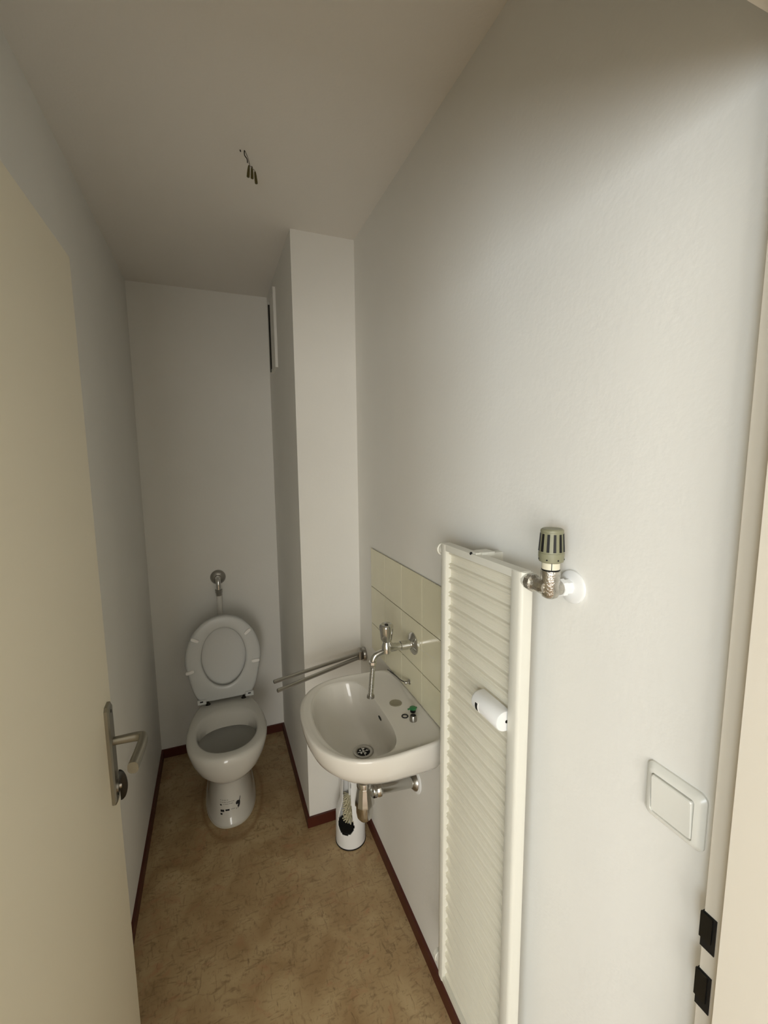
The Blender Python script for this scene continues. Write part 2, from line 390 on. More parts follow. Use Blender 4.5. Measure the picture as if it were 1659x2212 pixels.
# printed marks on the foot, laid on the curved porcelain
def mark(bm, pts):
    c = Vector((sum(p[0] for p in pts) / len(pts), 0, sum(p[1] for p in pts) / len(pts)))
    vs = []
    for x, z in pts:
        hit = BV.ray_cast(Vector((x, 1.2, z)), Vector((0, 1, 0)))
        loc, nn = hit[0], hit[1]
        vs.append(bm.verts.new(loc + Vector((0, -0.0006, 0.0002))))
    bm.faces.new(vs)
def mrect(bm, x0, z0, x1, z1, n=3, tilt=0.0):
    for i in range(n):
        a = x0 + (x1 - x0) * i / n; c = x0 + (x1 - x0) * (i + 1) / n
        mark(bm, [(a, z0), (c, z0), (c, z1), (a, z1)])
GL = {  # 3x5 dot glyphs
 'A': '010101111101101', 'B': '110101110101110', 'C': '011100100100011', 'E': '111100110100111', '1': '010110010010111', '9': '111101111001111', '7': '111001010010010', '-': '000000111000000', 'L': '100100100100111', 'N': '101111111101101'}
b = new()
def words(bm, x, z, s, h):
    for ch in s:
        if ch != ' ' and ch in GL:
            g = GL[ch]
            for i in range(15):
                if g[i] == '1':
                    cx = x + (i % 3) * h / 5; cz = z - (i // 3) * h / 5
                    mark(bm, [(cx, cz - h / 5), (cx + h / 5, cz - h / 5), (cx + h / 5, cz), (cx, cz)])
        x += h * 0.8
# small faint type in two lines
b2 = new()
for (x0, z, n, l) in ((0.292, 0.112, 5, 0.0055), (0.292, 0.103, 9, 0.0052), (0.303, 0.095, 7, 0.005)):
    x = x0
    for i in range(n):
        mrect(b2, x, z, x + l * (0.6 + 0.35 * ((i * 7) % 3) / 2), z + 0.0022, 1); x += l * 1.25
obj('printed_text', b2, 'inkl', pan, label='faint grey rows of small print')
mrect(b, 0.290, 0.0905, 0.297, 0.0955, 2)
mrect(b, 0.291, 0.065, 0.306, 0.074, 3); mrect(b, 0.311, 0.068, 0.328, 0.075, 3); mrect(b, 0.290, 0.053, 0.298, 0.060, 2)
mrect(b, 0.334, 0.0715, 0.352, 0.0727, 4); mrect(b, 0.357, 0.066, 0.3585, 0.0715, 1); mrect(b, 0.363, 0.0665, 0.3645, 0.073, 1)
obj('printed_symbols', b, 'ink', pan, label='small black printed symbols')
b = new()   # solid black emblem: blob with a slim flame above
def blob(cx, cz, rx, rz, rot=0):
    n = 14; pts = []
    for k in range(n):
        a = 2 * math.pi * k / n; x = rx * math.cos(a); z = rz * math.sin(a)
        pts.append((cx + x * math.cos(rot) - z * math.sin(rot), cz + x * math.sin(rot) + z * math.cos(rot)))
    mark(b, pts)
blob(0.362, 0.092, 0.0062, 0.0085, -0.5); blob(0.369, 0.087, 0.0045, 0.013, -0.1); blob(0.366, 0.0765, 0.004, 0.006)
mark(b, [(0.370, 0.098), (0.3735, 0.098), (0.3765, 0.113), (0.374, 0.112)])
obj('printed_emblem', b, 'ink', pan, label='black printed emblem')

# raised seat ring and lid, in their own tilted plane: u across, v up from the hinge, n towards the room
def plane(v0, ang, yh=2.205, zh=0.412, cx=0.3405):
    up = Vector((0, math.sin(ang), math.cos(ang))); nn = Vector((0, -math.cos(ang), math.sin(ang)))
    return lambda uu, v, n: Vector((cx, yh, zh)) + Vector((1, 0, 0)) * uu + up * (v + v0) + nn * n
def outline(hw, v0, v1, hb, n=NR, k=1.0):
    """flat bottom of half width hb, round top"""
    out = []; vc = v0 + (v1 - v0) * 0.47
    for i in range(n):
        a = 2 * math.pi * i / n; s, c = math.sin(a), math.cos(a)
        if c > 0: x = hw * math.copysign(abs(s) ** (2 / 2.1), s); v = vc + (v1 - vc) * abs(c) ** (2 / 2.1)
        else:
            e = 7.0; x = math.copysign(abs(s) ** (2 / e), s); v = vc - (vc - v0) * abs(c) ** (2 / e)
            t = (vc - v) / (vc - v0); x *= hw + (hb - hw) * t ** 1.12
        out.append((x, v))
    return out
def hole(hw, v0, v1, n=NR):
    vc = (v0 + v1) / 2; return [(hw * math.sin(2 * math.pi * i / n), vc + (v1 - vc) * math.cos(2 * math.pi * i / n)) for i in range(n)]
PL = plane(0.0, math.radians(6.0))
b = new()
def ringpts(outl, n, PLf=PL): return [PLf(x, v, n) for x, v in outl]
rs = [ringpts(outline(0.172, 0.008, 0.412, 0.128), 0.002), ringpts(outline(0.1775, 0.003, 0.419, 0.134), 0.006), ringpts(outline(0.1785, 0.002, 0.420, 0.135), 0.014),
      ringpts(outline(0.174, 0.006, 0.416, 0.131), 0.0205), ringpts(outline(0.165, 0.012, 0.407, 0.124), 0.0225),
      ringpts(hole(0.119, 0.052, 0.374), 0.019), ringpts(hole(0.110, 0.062, 0.365), 0.0185), ringpts(hole(0.106, 0.066, 0.361), 0.016),
      ringpts(hole(0.104, 0.068, 0.359), 0.010), ringpts(hole(0.108, 0.064, 0.363), 0.002)]
vr = loft(b, rs + [rs[0]], cap0=False, cap1=False); bmesh.ops.remove_doubles(b, verts=b.verts[:], dist=1e-6)
seat = obj('seat', b, 'seat', pan, label='raised white seat ring', smooth=True, ang=60)
for (cu, cv), a in (((-0.128, 0.318), math.radians(-27)), ((0.118, 0.325), math.radians(38)), ((-0.157, 0.165), math.radians(12)), ((0.150, 0.172), math.radians(2))):
    b = new(); rr = []
    for n_, s in ((0.016, 1), (0.0285, 1), (0.0305, 0.82)):
        pts = []
        for k in range(16):
            t = 2 * math.pi * k / 16; x = 0.0200 * math.copysign(abs(math.cos(t)) ** 0.5, math.cos(t)) * (1 if s == 1 else 0.93); y = 0.0080 * math.copysign(abs(math.sin(t)) ** 0.7, math.sin(t)) * s
            pts.append(PL(cu + x * math.cos(a) - y * math.sin(a), cv + x * math.sin(a) + y * math.cos(a), n_))
        rr.append(pts)
    loft(b, rr); obj('bumper', b, 'bumper', seat, smooth=True)
PLL = plane(0.0, math.radians(7.5), yh=2.214)
b = new()
rs = [ringpts(outline(0.170, 0.008, 0.408, 0.126), -0.020, PLL), ringpts(outline(0.174, 0.004, 0.413, 0.130), -0.014, PLL), ringpts(outline(0.175, 0.003, 0.414, 0.131), -0.004, PLL), ringpts(outline(0.168, 0.010, 0.407, 0.125), -0.001, PLL), ringpts(outline(0.155, 0.02, 0.395, 0.113), -0.004, PLL)]
loft(b, rs); obj('lid', b, 'seat', pan, label='raised white lid behind the seat', smooth=True, ang=60)
for sx in (-1, 1):
    b = new(); cx = TX + sx * 0.098
    bx0 = PL(sx * 0.098 - 0.021, 0.004, 0.021); 
    vs = []
    ringsb = []
    for n_, ins in ((0.020, 0), (0.029, 0.0), (0.031, 0.002)):
        ringsb.append([PL(sx * 0.112 + x, v, n_) for x, v in ((-0.02 + ins, -0.002 + ins), (0.02 - ins, -0.002 + ins), (0.02 - ins, 0.021 - ins), (-0.02 + ins, 0.021 - ins))])
    loft(b, ringsb); hg = obj('hinge', b, 'seat', pan, smooth=True, ang=30)
    b = new(); ringsb = []
    for n_ in (0.030, 0.0316): ringsb.append([PL(sx * 0.112 + x, v, n_) for x, v in ((-0.008, 0.010), (0.006, 0.010), (0.006, 0.0165), (-0.008, 0.0165))])
    loft(b, ringsb); obj('hinge_slot', b, 'black', hg)
    b = new(); hx = sx * 0.105 + (0.020 if sx < 0 else -0.022)
    lathe(b, Vector((0.3405 + hx, 2.190, 0.399)), (0, 0, 1), [(0, 0.012), (0.004, 0.012), (0.007, 0.010), (0.010, 0.006), (0.022, 0.0055)], 20)
    obj('hinge_bolt', b, 'darkm', pan, label='dark hinge bolt', smooth=True)

# flush valve and pipe above the toilet
FX, FZ = 0.334, 0.972
fl = thing('flush_pipe', 'chrome wall rosette with elbow and white flush pipe above the toilet', 'flush pipe', (FX, B, FZ))
b = new(); lathe(b, (FX, B - 0.0005, FZ), (0, -1, 0), [(0, 0.039), (0.004, 0.0395), (0.010, 0.036), (0.016, 0.026), (0.019, 0.016), (0.03, 0.0135)], 40)
obj('rosette', b, 'chrome_dull', fl, smooth=True)
b = new(); tube(b, smooth_path([(FX, B - 0.022, FZ), (FX, B - 0.040, FZ - 0.004), (FX, B - 0.048, FZ - 0.022), (FX, B - 0.048, FZ - 0.058)], 6), 0.0125, 20)
obj('elbow', b, 'chrome', fl, smooth=True)
b = new(); lathe(b, (FX, B - 0.048, FZ - 0.056), (0, 0, -1), [(0, 0.013), (0.001, 0.0185), (0.018, 0.0185), (0.020, 0.016), (0.034, 0.015), (0.036, 0.0135)], 8)
obj('nut', b, 'chrome_dull', fl, smooth=True, ang=25)
b = new(); tube(b, [(FX, B - 0.048, FZ - 0.085), (FX + 0.003, B - 0.050, 0.62), (FX + 0.004, B - 0.052, 0.36)], 0.0140, 20)
obj('pipe', b, 'pipew', fl, label='white plastic pipe', smooth=True)
b = new(); tube(b, smooth_path([(FX + 0.004, B - 0.052, 0.365), (FX + 0.004, B - 0.060, 0.335), (FX + 0.004, B - 0.10, 0.315), (FX + 0.004, B - 0.155, 0.312)], 6), 0.020, 20)
obj('connector', b, 'pipew', fl, smooth=True)

# ------------------------------------------------------------------ wash basin
ZB = 0.85
basin = thing('wash_basin', 'white wall hung hand basin beside the radiator', 'basin', (W, 1.16, 0.70))
NB = 96
def bout(s=1.0, z=ZB, front=0.201, half=0.226, back=W - 0.7415, yc=1.162, cx=0.7415, wallhalf=None, e=2.45, pull=0.0):
    out = []
    for k in range(NB):
        a = 2 * math.pi * k / NB; c, sn = math.cos(a), math.sin(a)
        if c < 0: x = -front * s * abs(c) ** (2 / e); y = half * s * math.copysign(abs(sn) ** (2 / e), sn)
        else:
            ee = 9.0; x = back * abs(c) ** (2 / ee); y = half * s * math.copysign(abs(sn) ** (2 / ee), sn)
            y *= 1 - 0.05 * (x / back)
        out.append(Vector((cx + x + pull, yc + y, z)))
    return out
def bowl(z, cx=0.680, yc=1.159, hf=0.105, hb=0.099, half=0.197, s=1.0, ef=2.1, eb=3.6):
    out = []
    for k in range(NB):
        a = 2 * math.pi * k / NB; c, sn = math.cos(a), math.sin(a)
        e = ef if c < 0 else eb
        x = (hf if c < 0 else hb) * math.copysign(abs(c) ** (2 / e), c); y = half * math.copysign(abs(sn) ** (2 / e), sn)
        out.append(Vector((cx + x * s, yc + y * s, z)))
    return out
b = new(); rings = []
for s, z, pull in ((0.34, 0.664, 0), (0.56, 0.672, 0), (0.73, 0.690, 0), (0.85, 0.713, 0), (0.93, 0.742, 0), (0.973, 0.775, 0), (0.993, 0.810, 0), (1.0, 0.834, 0), (0.998, 0.843, 0), (0.990, 0.8485, 0), (0.975, 0.8505, 0)):
    ring = bout(s, z)
    for p in ring:
        k_ = max(0.0, min(1.0, (p.x - 0.54) / (W - 0.54)))
        p.z = ZB - (ZB - p.z) * (0.58 + 0.20 * k_)
    rings.append(ring)
A_ = bout(0.975, 0.8505); D_ = bowl(0.845)
for inset, dz in ((0.008, 0.0005), (0.017, -0.0005), (0.023, -0.0035)):
    ring = []
    for a, d in zip(A_, D_):
        v = d - a; L_ = v.length; t = min(inset, L_ * 0.55 * inset / 0.023) ; p = a + v.normalized() * t; p.z = 0.8505 + dz; ring.append(p)
    rings.append(ring)
ringl = []
for a, d in zip(rings[-1], D_):
    p = d + (a - d).normalized() * min(0.008, (a - d).length * 0.4); p.z = 0.8465; ringl.append(p)
rings.append(ringl)
rings.append(D_)
dr = Vector((0.713, 1.134, 0.7375))
Bs = [(0.02, 0.838, 0), (0.045, 0.826, 0), (0.08, 0.808, 0), (0.13, 0.789, 0), (0.22, 0.769, 0), (0.36, 0.754, 0), (0.55, 0.744, 0), (0.72, 0.738, 0), (0.86, 0.7345, 0)]
dring = [Vector((dr.x + 0.029 * math.cos(2 * math.pi * k / NB), dr.y + 0.029 * math.sin(2 * math.pi * k / NB), dr.z)) for k in range(NB)]
for s, z, _ in Bs:
    ring = []
    for d, q in zip(D_, dring):
        bk_ = max(0.0, min(1.0, (d.x - 0.70) / 0.06)); se = s * (1 - 0.45 * bk_ * max(0, 1 - s * 1.6)); ring.append(Vector((d.x + (q.x - d.x) * se, d.y + (q.y - d.y) * se, 0.7375 + (z - 0.733) * (0.8485 - 0.7375) / (0.8485 - 0.733))))
    rings.append(ring)
rings.append(dring)
rings.append([Vector((dr.x + 0.021 * math.cos(2 * math.pi * k / NB), dr.y + 0.021 * math.sin(2 * math.pi * k / NB), dr.z - 0.006)) for k in range(NB)])
loft(b, rings)
bmesh.ops.recalc_face_normals(b, faces=b.faces[:])
BB = BVHTree.FromBMesh(b)
obj('bowl', b, 'basinp', basin, smooth=True, ang=65)
b = new(); lathe(b, dr + Vector((0, 0, -0.004)), (0, 0, 1), [(0, 0.0305), (0.0055, 0.0305), (0.0065, 0.028), (0.0040, 0.020), (0.001, 0.0185)], 36)
dn = obj('drain', b, 'chrome_dull', basin, smooth=True)
b = new(); lathe(b, dr + Vector((0, 0, -0.002)), (0, 0, 1), [(0, 0.0185), (0.0002, 0.0185)], 28); obj('drain_hole', b, 'black', dn)
b = new()
for k in range(5):
    a = 2 * math.pi * k / 5; lathe(b, dr + Vector((0.0105 * math.cos(a), 0.0105 * math.sin(a), -0.0005)), (0, 0, 1), [(0, 0.0032), (0.002, 0.0028)], 12)
lathe(b, dr + Vector((0, 0, -0.0005)), (0, 0, 1), [(0, 0.004), (0.0022, 0.003)], 14)
box(b, (dr.x - 0.018, dr.y - 0.001, dr.z - 0.001), (dr.x + 0.018, dr.y + 0.001, dr.z + 0.0003)); box(b, (dr.x - 0.001, dr.y - 0.018, dr.z - 0.001), (dr.x + 0.001, dr.y + 0.018, dr.z + 0.0003))
obj('strainer', b, 'chrome', dn, smooth=True)
# overflow slot in the rear bowl wall
hp, hn, _, _ = BB.ray_cast(Vector((0.70, 1.162, 0.812)), Vector((1, 0, 0)))
b = new(); rr = []
for off in (-0.004, 0.0012):
    rr.append([hp + hn * off + Vector((0, 0.0125 * math.copysign(abs(math.cos(t)) ** 0.8, math.cos(t)), 0.0045 * math.sin(t))) for t in [2 * math.pi * k / 20 for k in range(20)]])
loft(b, rr); obj('overflow', b, 'black', basin, label='dark overflow slot')
# blanking plug over the tap hole
def deck_z(x, y): return BB.ray_cast(Vector((x, y, 1.0)), Vector((0, 0, -1)))[0].z
z = deck_z(0.831, 1.165)
b = new(); lathe(b, (0.831, 1.165, z - 0.001), (0, 0, 1), [(0, 0.0195), (0.002, 0.0195), (0.003, 0.0175), (0.0024, 0.015), (0.0024, 0.001)], 36)
obj('tap_hole_cover', b, 'cover', basin, label='round grey blanking cover', smooth=True)
# chain from the wall down to the rim
b = new(); cp = smooth_path([(W - 0.018, 1.198, 0.888), (W - 0.020, 1.230, 0.878), (W - 0.016, 1.265, 0.868), (W - 0.013, 1.305, 0.860), (W - 0.012, 1.375, 0.846)], 10)
tube(b, cp, 0.0018, 8)
ch = tag(obj('basin_chain', b, 'darkm', None, smooth=True, loc=(W, 1.2, 0.888)), 'dark plug chain on a small chrome hook at the tiles above the basin', 'chain')
b = new(); lathe(b, (W - 0.0075, 1.198, 0.888), (-1, 0, 0), [(0, 0.0085), (0.002, 0.0085), (0.003, 0.004), (0.012, 0.0035), (0.013, 0.006), (0.016, 0.005)], 20)
obj('hook', b, 'chrome_dull', ch, smooth=True)
# loose small fittings on the deck
x, y = 0.861, 1.103; z = deck_z(x, y)
g = thing('valve_insert', 'small green capped cartridge standing on the basin deck', 'cartridge', (x, y, z))
b = new(); lathe(b, (x, y, z), (0, 0, 1), [(0, 0.0075), (0.001, 0.0085), (0.009, 0.0085), (0.010, 0.007)], 24); obj('body', b, 'rubber', g, smooth=True)
b = new(); lathe(b, (x, y, z + 0.0095), (0, 0, 1), [(0, 0.0105), (0.004, 0.0105), (0.0055, 0.0085)], 28)
box(b, (x - 0.017, y - 0.002, z + 0.010), (x - 0.008, y + 0.002, z + 0.013)); box(b, (x + 0.008, y - 0.002, z + 0.010), (x + 0.013, y + 0.002, z + 0.013))
obj('cap', b, 'green', g, label='green cap', smooth=True)
x, y = 0.829, 1.090; z = deck_z(x, y)
b = new(); ringsb = []
for k in range(28):
    a = 2 * math.pi * k / 28; c = Vector((x, y, z + 0.0016)); d = Vector((math.cos(a), math.sin(a), 0))
    ringsb.append([c + d * (0.0085 + 0.0019 * math.cos(t)) + Vector((0, 0, 0.0016 * math.sin(t))) for t in [2 * math.pi * j / 10 for j in range(10)]])
ringsb.append(ringsb[0]); loft(b, ringsb, False, False); bmesh.ops.remove_doubles(b, verts=b.verts[:], dist=1e-7)
tag(obj('sealing_ring', b, 'rubber', None, smooth=True, loc=(x, y, z)), 'small black rubber ring lying on the basin deck', 'ring')
x, y = 0.843, 1.063; z = deck_z(x, y)
g = thing('aerator_cup', 'small grey aerator sleeve with dark open top on the basin deck', 'aerator', (x, y, z))
b = new(); lathe(b, (x, y, z), (0, 0, 1), [(0, 0.0105), (0.004, 0.0108), (0.015, 0.0095), (0.0165, 0.0090), (0.0165, 0.0078), (0.008, 0.0078)], 28, cap1=False); obj('sleeve', b, 'chrome_dull', g, smooth=True)
b = new(); lathe(b, (x, y, z + 0.008), (0, 0, 1), [(0, 0.0078), (0.0065, 0.0079)], 24); obj('insert', b, 'black', g)

# bottle trap under the basin
tx, ty = 0.719, 1.150
trap = thing('bottle_trap', 'chrome bottle trap with drain pipe below the basin', 'drain trap', (tx, ty, 0.49))
b = new(); lathe(b, (tx, ty, 0.6755), (0, 0, -1), [(-0.030, 0.017), (0.0435, 0.017), (0.0455, 0.022), (0.0505, 0.0235), (0.0615, 0.0235), (0.0635, 0.021)], 32)
obj('inlet', b, 'chrome', trap, smooth=True)
b = new(); lathe(b, (tx, ty, 0.615), (0, 0, -1), [(0, 0.0190), (0.004, 0.0220), (0.030, 0.0262), (0.052, 0.0305), (0.060, 0.0305), (0.061, 0.026)], 12)
obj('collar', b, 'chrome', trap, smooth=True, ang=20)
b = new(); lathe(b, (tx, ty, 0.556), (0, 0, -1), [(0, 0.0262), (0.03, 0.0258), (0.044, 0.0235), (0.053, 0.0175), (0.058, 0.008)], 32)
obj('cup', b, 'chrome', trap, smooth=True)
b = new(); tube(b, [(tx + 0.015, ty, 0.588), (tx + 0.050, ty + 0.001, 0.585)], 0.0165, 20)
lathe(b, (tx + 0.028, ty, 0.586), (1, 0, -0.03), [(0, 0.0205), (0.008, 0.0205), (0.010, 0.0185), (0.016, 0.021), (0.024, 0.021), (0.027, 0.0175)], 24)
obj('outlet_nut', b, 'chrome', trap, smooth=True, ang=30)
b = new(); tube(b, [(tx + 0.045, ty + 0.001, 0.585), (W - 0.004, ty + 0.008, 0.566)], 0.0155, 24)
obj('outlet_pipe', b, 'chrome', trap, smooth=True)
b = new(); lathe(b, (W - 0.002, ty + 0.008, 0.566), (-1, 0, 0.08), [(0, 0.036), (0.003, 0.036), (0.006, 0.030)], 36)
obj('wall_escutcheon', b, 'white', trap, label='white wall escutcheon', smooth=True)
b = new(); lathe(b, (W - 0.008, ty + 0.008, 0.567), (-1, 0, 0.08), [(0, 0.028), (0.004, 0.027), (0.013, 0.018)], 32)
obj('chrome_rosette', b, 'chrome_dull', trap, smooth=True)

# wall tap
TY, TZ = 1.167, 1.030
tap = thing('wall_tap', 'chrome wall tap with hanging spout hose above the basin', 'tap', (W, TY, TZ))
b = new(); lathe(b, (W - 0.007, TY, TZ), (-1, 0, 0), [(0, 0.034), (0.003, 0.0342), (0.006, 0.031), (0.010, 0.020), (0.014, 0.016)], 40)
obj('rosette', b, 'chrome', tap, smooth=True)
b = new(); lathe(b, (W - 0.014, TY, TZ), (-1, 0, 0), [(0, 0.0145), (0.038, 0.0145), (0.039, 0.011), (0.052, 0.011), (0.053, 0.0125), (0.075, 0.0125)], 28)
obj('body', b, 'chrome', tap, smooth=True)
KX = 0.803
b = new(); lathe(b, (KX, TY, TZ - 0.016), (0, 0, 1), [(0, 0.009), (0.004, 0.014), (0.024, 0.015), (0.032, 0.012), (0.040, 0.0105)], 28)
obj('valve_body', b, 'chrome', tap, smooth=True)
b = new(); lathe(b, (KX, TY, TZ + 0.022), (0, 0, 1), [(0, 0.0125), (0.006, 0.0165), (0.030, 0.0195), (0.046, 0.0215), (0.052, 0.0205), (0.055, 0.016), (0.053, 0.009), (0.053, 0.001)], 64,
                 rfun=lambda a, t: 1 - (0.09 * max(0, math.cos(4 * a)) ** 2 if 0.003 < t < 0.053 else 0))
kn = obj('knob', b, 'chrome', tap, label='chrome fluted tap knob', smooth=True, ang=50)
b = new(); lathe(b, (KX, TY, TZ + 0.0752), (0, 0, 1), [(0, 0.0055), (0.0015, 0.005)], 20); obj('marker', b, 'darkm', kn)
b = new(); tube(b, smooth_path([(KX, TY, TZ - 0.006), (KX - 0.020, TY, TZ - 0.010), (KX - 0.037, TY, TZ - 0.017), (KX - 0.044, TY, TZ - 0.030), (KX - 0.045, TY, TZ - 0.038)], 8), 0.0085, 20)
obj('spout', b, 'chrome', tap, smooth=True)
b = new(); px_ = KX - 0.045
lathe(b, (px_, TY, TZ - 0.032), (0, 0, -1), [(0, 0.009), (0.001, 0.0125), (0.009, 0.0125), (0.010, 0.010), (0.018, 0.0095)], 8)
obj('spout_nut', b, 'chrome', tap, smooth=True, ang=25)
b = new(); prof = []
L0 = 0.091
for i in range(0, 61): prof.append((L0 * i / 60, 0.0073 + 0.0010 * math.cos(i * math.pi / 1.5)))
lathe(b, (px_, TY, TZ - 0.048), (-0.09, 0, -1), prof, 20)
obj('hose', b, 'chrome', tap, smooth=True, ang=80)
b = new(); e0 = Vector((px_, TY, TZ - 0.048)) + Vector((-0.09, 0, -1)).normalized() * (L0 - 0.001)
lathe(b, e0, (-0.09, 0, -1), [(0, 0.0085), (0.002, 0.0115), (0.009, 0.0120), (0.011, 0.0085), (0.0105, 0.006)], 24)
obj('hose_end', b, 'chrome_dull', tap, smooth=True)

# tiles
spl = new(); box(spl, (W - 0.0045, 0.815, 0.853), (W, 1.5545, 1.2565))
tiles = tag(obj('tile_splashback', spl, 'grout', None, loc=(W, 1.2, 1.0)), 'pale yellow square wall tiles behind the basin and tap', 'tiles')
b = new(); cols = [1.557, 1.411, 1.261, 1.110, 0.961, 0.812]; rows = [1.259, 1.108, 0.959, 0.852]
for i in range(len(cols) - 1):
    for j in range(len(rows) - 1):
        g_ = 0.0014; box(b, (W - 0.0068, cols[i + 1] + 0.0019, rows[j + 1] + g_), (W - 0.003, cols[i] - 0.0019, rows[j] - g_))
obj('glazed_tiles', b, 'tile', tiles, bevel=0.001, seg=1)
b = new(); rnd = random.Random(3); yy = 1.13
while yy > 1.03:
    box(b, (W - 0.0074, yy - 0.007, 1.030 + (1.13 - yy) * 0.12 - 0.0009), (W - 0.0062, yy, 1.030 + (1.13 - yy) * 0.12 + rnd.uniform(-0.0005, 0.0008))); yy -= rnd.uniform(0.008, 0.016)
obj('filled_crack', b, 'rad', tiles, label='thin white filled crack')

# towel rail: two swivelling chrome bars on one wall disc
rail = thing('towel_rail', 'chrome wall rail with two swivelling bars behind the basin', 'towel rail', (W, 1.665, 0.78))
b = new(); lathe(b, (W, 1.665, 0.779), (-1, 0, 0), [(0, 0.029), (0.012, 0.029), (0.0145, 0.027), (0.015, 0.001)], 36); obj('wall_disc', b, 'chrome_dull', rail, smooth=True)
b = new(); lathe(b, (W - 0.024, 1.660, 0.762), (0, 0, 1), [(0, 0.012), (0.034, 0.012)], 24); box(b, (W - 0.03, 1.652, 0.768), (W - 0.012, 1.668, 0.790)); obj('pivot', b, 'chrome_dull', rail, smooth=True)
for z, e in ((0.789, Vector((0.508, 1.562, 0.784))), (0.770, Vector((0.514, 1.512, 0.774)))):
    b = new(); s = Vector((W - 0.025, 1.659, z)); d = (e - s)
    rds = [0.0075] * 2
    tube(b, [s, e - d.normalized() * 0.002, e], [0.0075, 0.0075, 0.0055], 16); obj('bar', b, 'chrome_dull', rail, smooth=True)

# toilet brush in its holder
bx_, by_ = 0.803, 1.602
br = thing('toilet_brush_holder', 'white toilet brush holder with open slot, on the floor below the basin', 'brush holder', (bx_, by_, 0))
b = new(); n = 64; rings = []; thick = 0.003
def hr(z):
    if z < 0.13: return 0.0625 - 0.002 * z / 0.13
    if z < 0.20: t = (z - 0.13) / 0.07; t = t * t * (3 - 2 * t); return 0.0605 - 0.020 * t
    return 0.0405 - 0.006 * (z - 0.20) / 0.14
FA = math.radians(232)       # direction the slot faces (towards the left front)
def slot(a, z):
    """True where the shell is cut away"""
    da = (a - FA + math.pi) % (2 * math.pi) - math.pi
    if z < 0.065 or z > 0.315: return False
    lo = 0.105
    hw = 0.040 * math.sqrt(max(0, 1 - ((lo - z) / 0.040) ** 2)) if z < lo else 0.040 - 0.021 * min(1, (z - lo) / 0.09)
    if z > 0.27: hw *= math.sqrt(max(0, 1 - ((z - 0.27) / 0.045) ** 2))
    return abs(da) * hr(z) < hw
zs = [0.0, 0.004] + [0.01 + 0.005 * i for i in range(66)]
n = 96
outer = [[b.verts.new((bx_ + hr(z) * math.cos(2 * math.pi * k / n), by_ + hr(z) * math.sin(2 * math.pi * k / n), z)) for k in range(n)] for z in zs]
for i in range(len(zs) - 1):
    for k in range(n):
        if not slot(2 * math.pi * (k + 0.5) / n, (zs[i] + zs[i + 1]) / 2):
            b.faces.new((outer[i][k], outer[i][(k + 1) % n], outer[i + 1][(k + 1) % n], outer[i + 1][k]))
b.faces.new(outer[0]); b.faces.new(outer[-1])
bmesh.ops.recalc_face_normals(b, faces=b.faces[:])
ho = obj('holder', b, 'white', br, smooth=True, ang=50)
md = ho.modifiers.new('shell', 'SOLIDIFY'); md.thickness = 0.003; md.offset = -1
b = new(); lathe(b, (bx_, by_, 0.0), (0, 0, 1), [(0, 0.0645), (0.0045, 0.0645)], 40); obj('foot_ring', b, 'rubber', br, label='black foot ring', smooth=True)
b = new(); lathe(b, (bx_, by_, 0.006), (0, 0, 1), [(0, 0.055), (0.062, 0.055), (0.063, 0.054)], 32); obj('inner_cup', b, 'black', br, label='black inner cup')
b = new(); tube(b, [(bx_, by_, 0.07), (bx_, by_, 0.34)], 0.0055, 14); lathe(b, (bx_, by_, 0.335), (0, 0, 1), [(0, 0.006), (0.01, 0.016), (0.03, 0.018), (0.05, 0.012), (0.055, 0.004)], 24)
bs = obj('brush_handle', b, 'white', br, smooth=True)
b = new()
for i in range(8):
    z = 0.100 + 0.0145 * i
    for k in range(11):
        a = FA - 2.1 + 4.2 * k / 10 + (i % 2) * 0.2; rd = 0.031 + 0.003 * math.sin(i * 2.1 + k)
        p = Vector((bx_ + 0.003 * math.cos(a), by_ + 0.003 * math.sin(a), z))
        e = Vector((bx_ + rd * math.cos(a), by_ + rd * math.sin(a), z - 0.008 + 0.002 * math.sin(k * 3)))
        tube(b, [p, e], [0.0014, 0.0028], 8)
obj('bristles', b, 'brush', br, label='cream bristle tufts', smooth=True)

# ------------------------------------------------------------------ radiator
RY0, RY1, RZ0, RZ1 = 0.594, 0.885, 0.232, 1.404
XF, XP, XB = 0.830, 0.8425, 0.853
rad = thing('radiator', 'tall narrow cream painted panel radiator on the right wall', 'radiator', (XB, (RY0 + RY1) / 2, RZ0))
b = new(); nz = 700; n_y = 2
yl, yr = RY1 - 0.024, RY0 + 0.030
pitch = 0.0336
def wave(z):
    t = ((RZ1 - z) / pitch) % 1.0
    e_ = abs(t - 0.5)
    pl_ = 1 / (1 + math.exp((e_ - 0.19) / 0.014))          # raised band once per pitch
    dip = math.exp(-(e_ / 0.06) ** 2)                        # small dip in its middle
    fine = 0.00035 * math.cos(2 * math.pi * t * 8) * (1 - pl_)
    return XP + 0.0030 - 0.0066 * pl_ + 0.0042 * dip + fine
nz = int((RZ1 - RZ0 - 0.03) / pitch * 36)
rowsv = []
for i in range(nz + 1):
    z = RZ0 + 0.012 + (RZ1 - RZ0 - 0.026) * i / nz
    rowsv.append([b.verts.new((wave(z), yl, z)), b.verts.new((wave(z), yr, z))])
for a, c in zip(rowsv, rowsv[1:]): b.faces.new((a[0], a[1], c[1], c[0]))
obj('corrugated_front', b, 'radp', rad, label='recessed front panel with horizontal flutes', smooth=True, ang=80)
b = new()
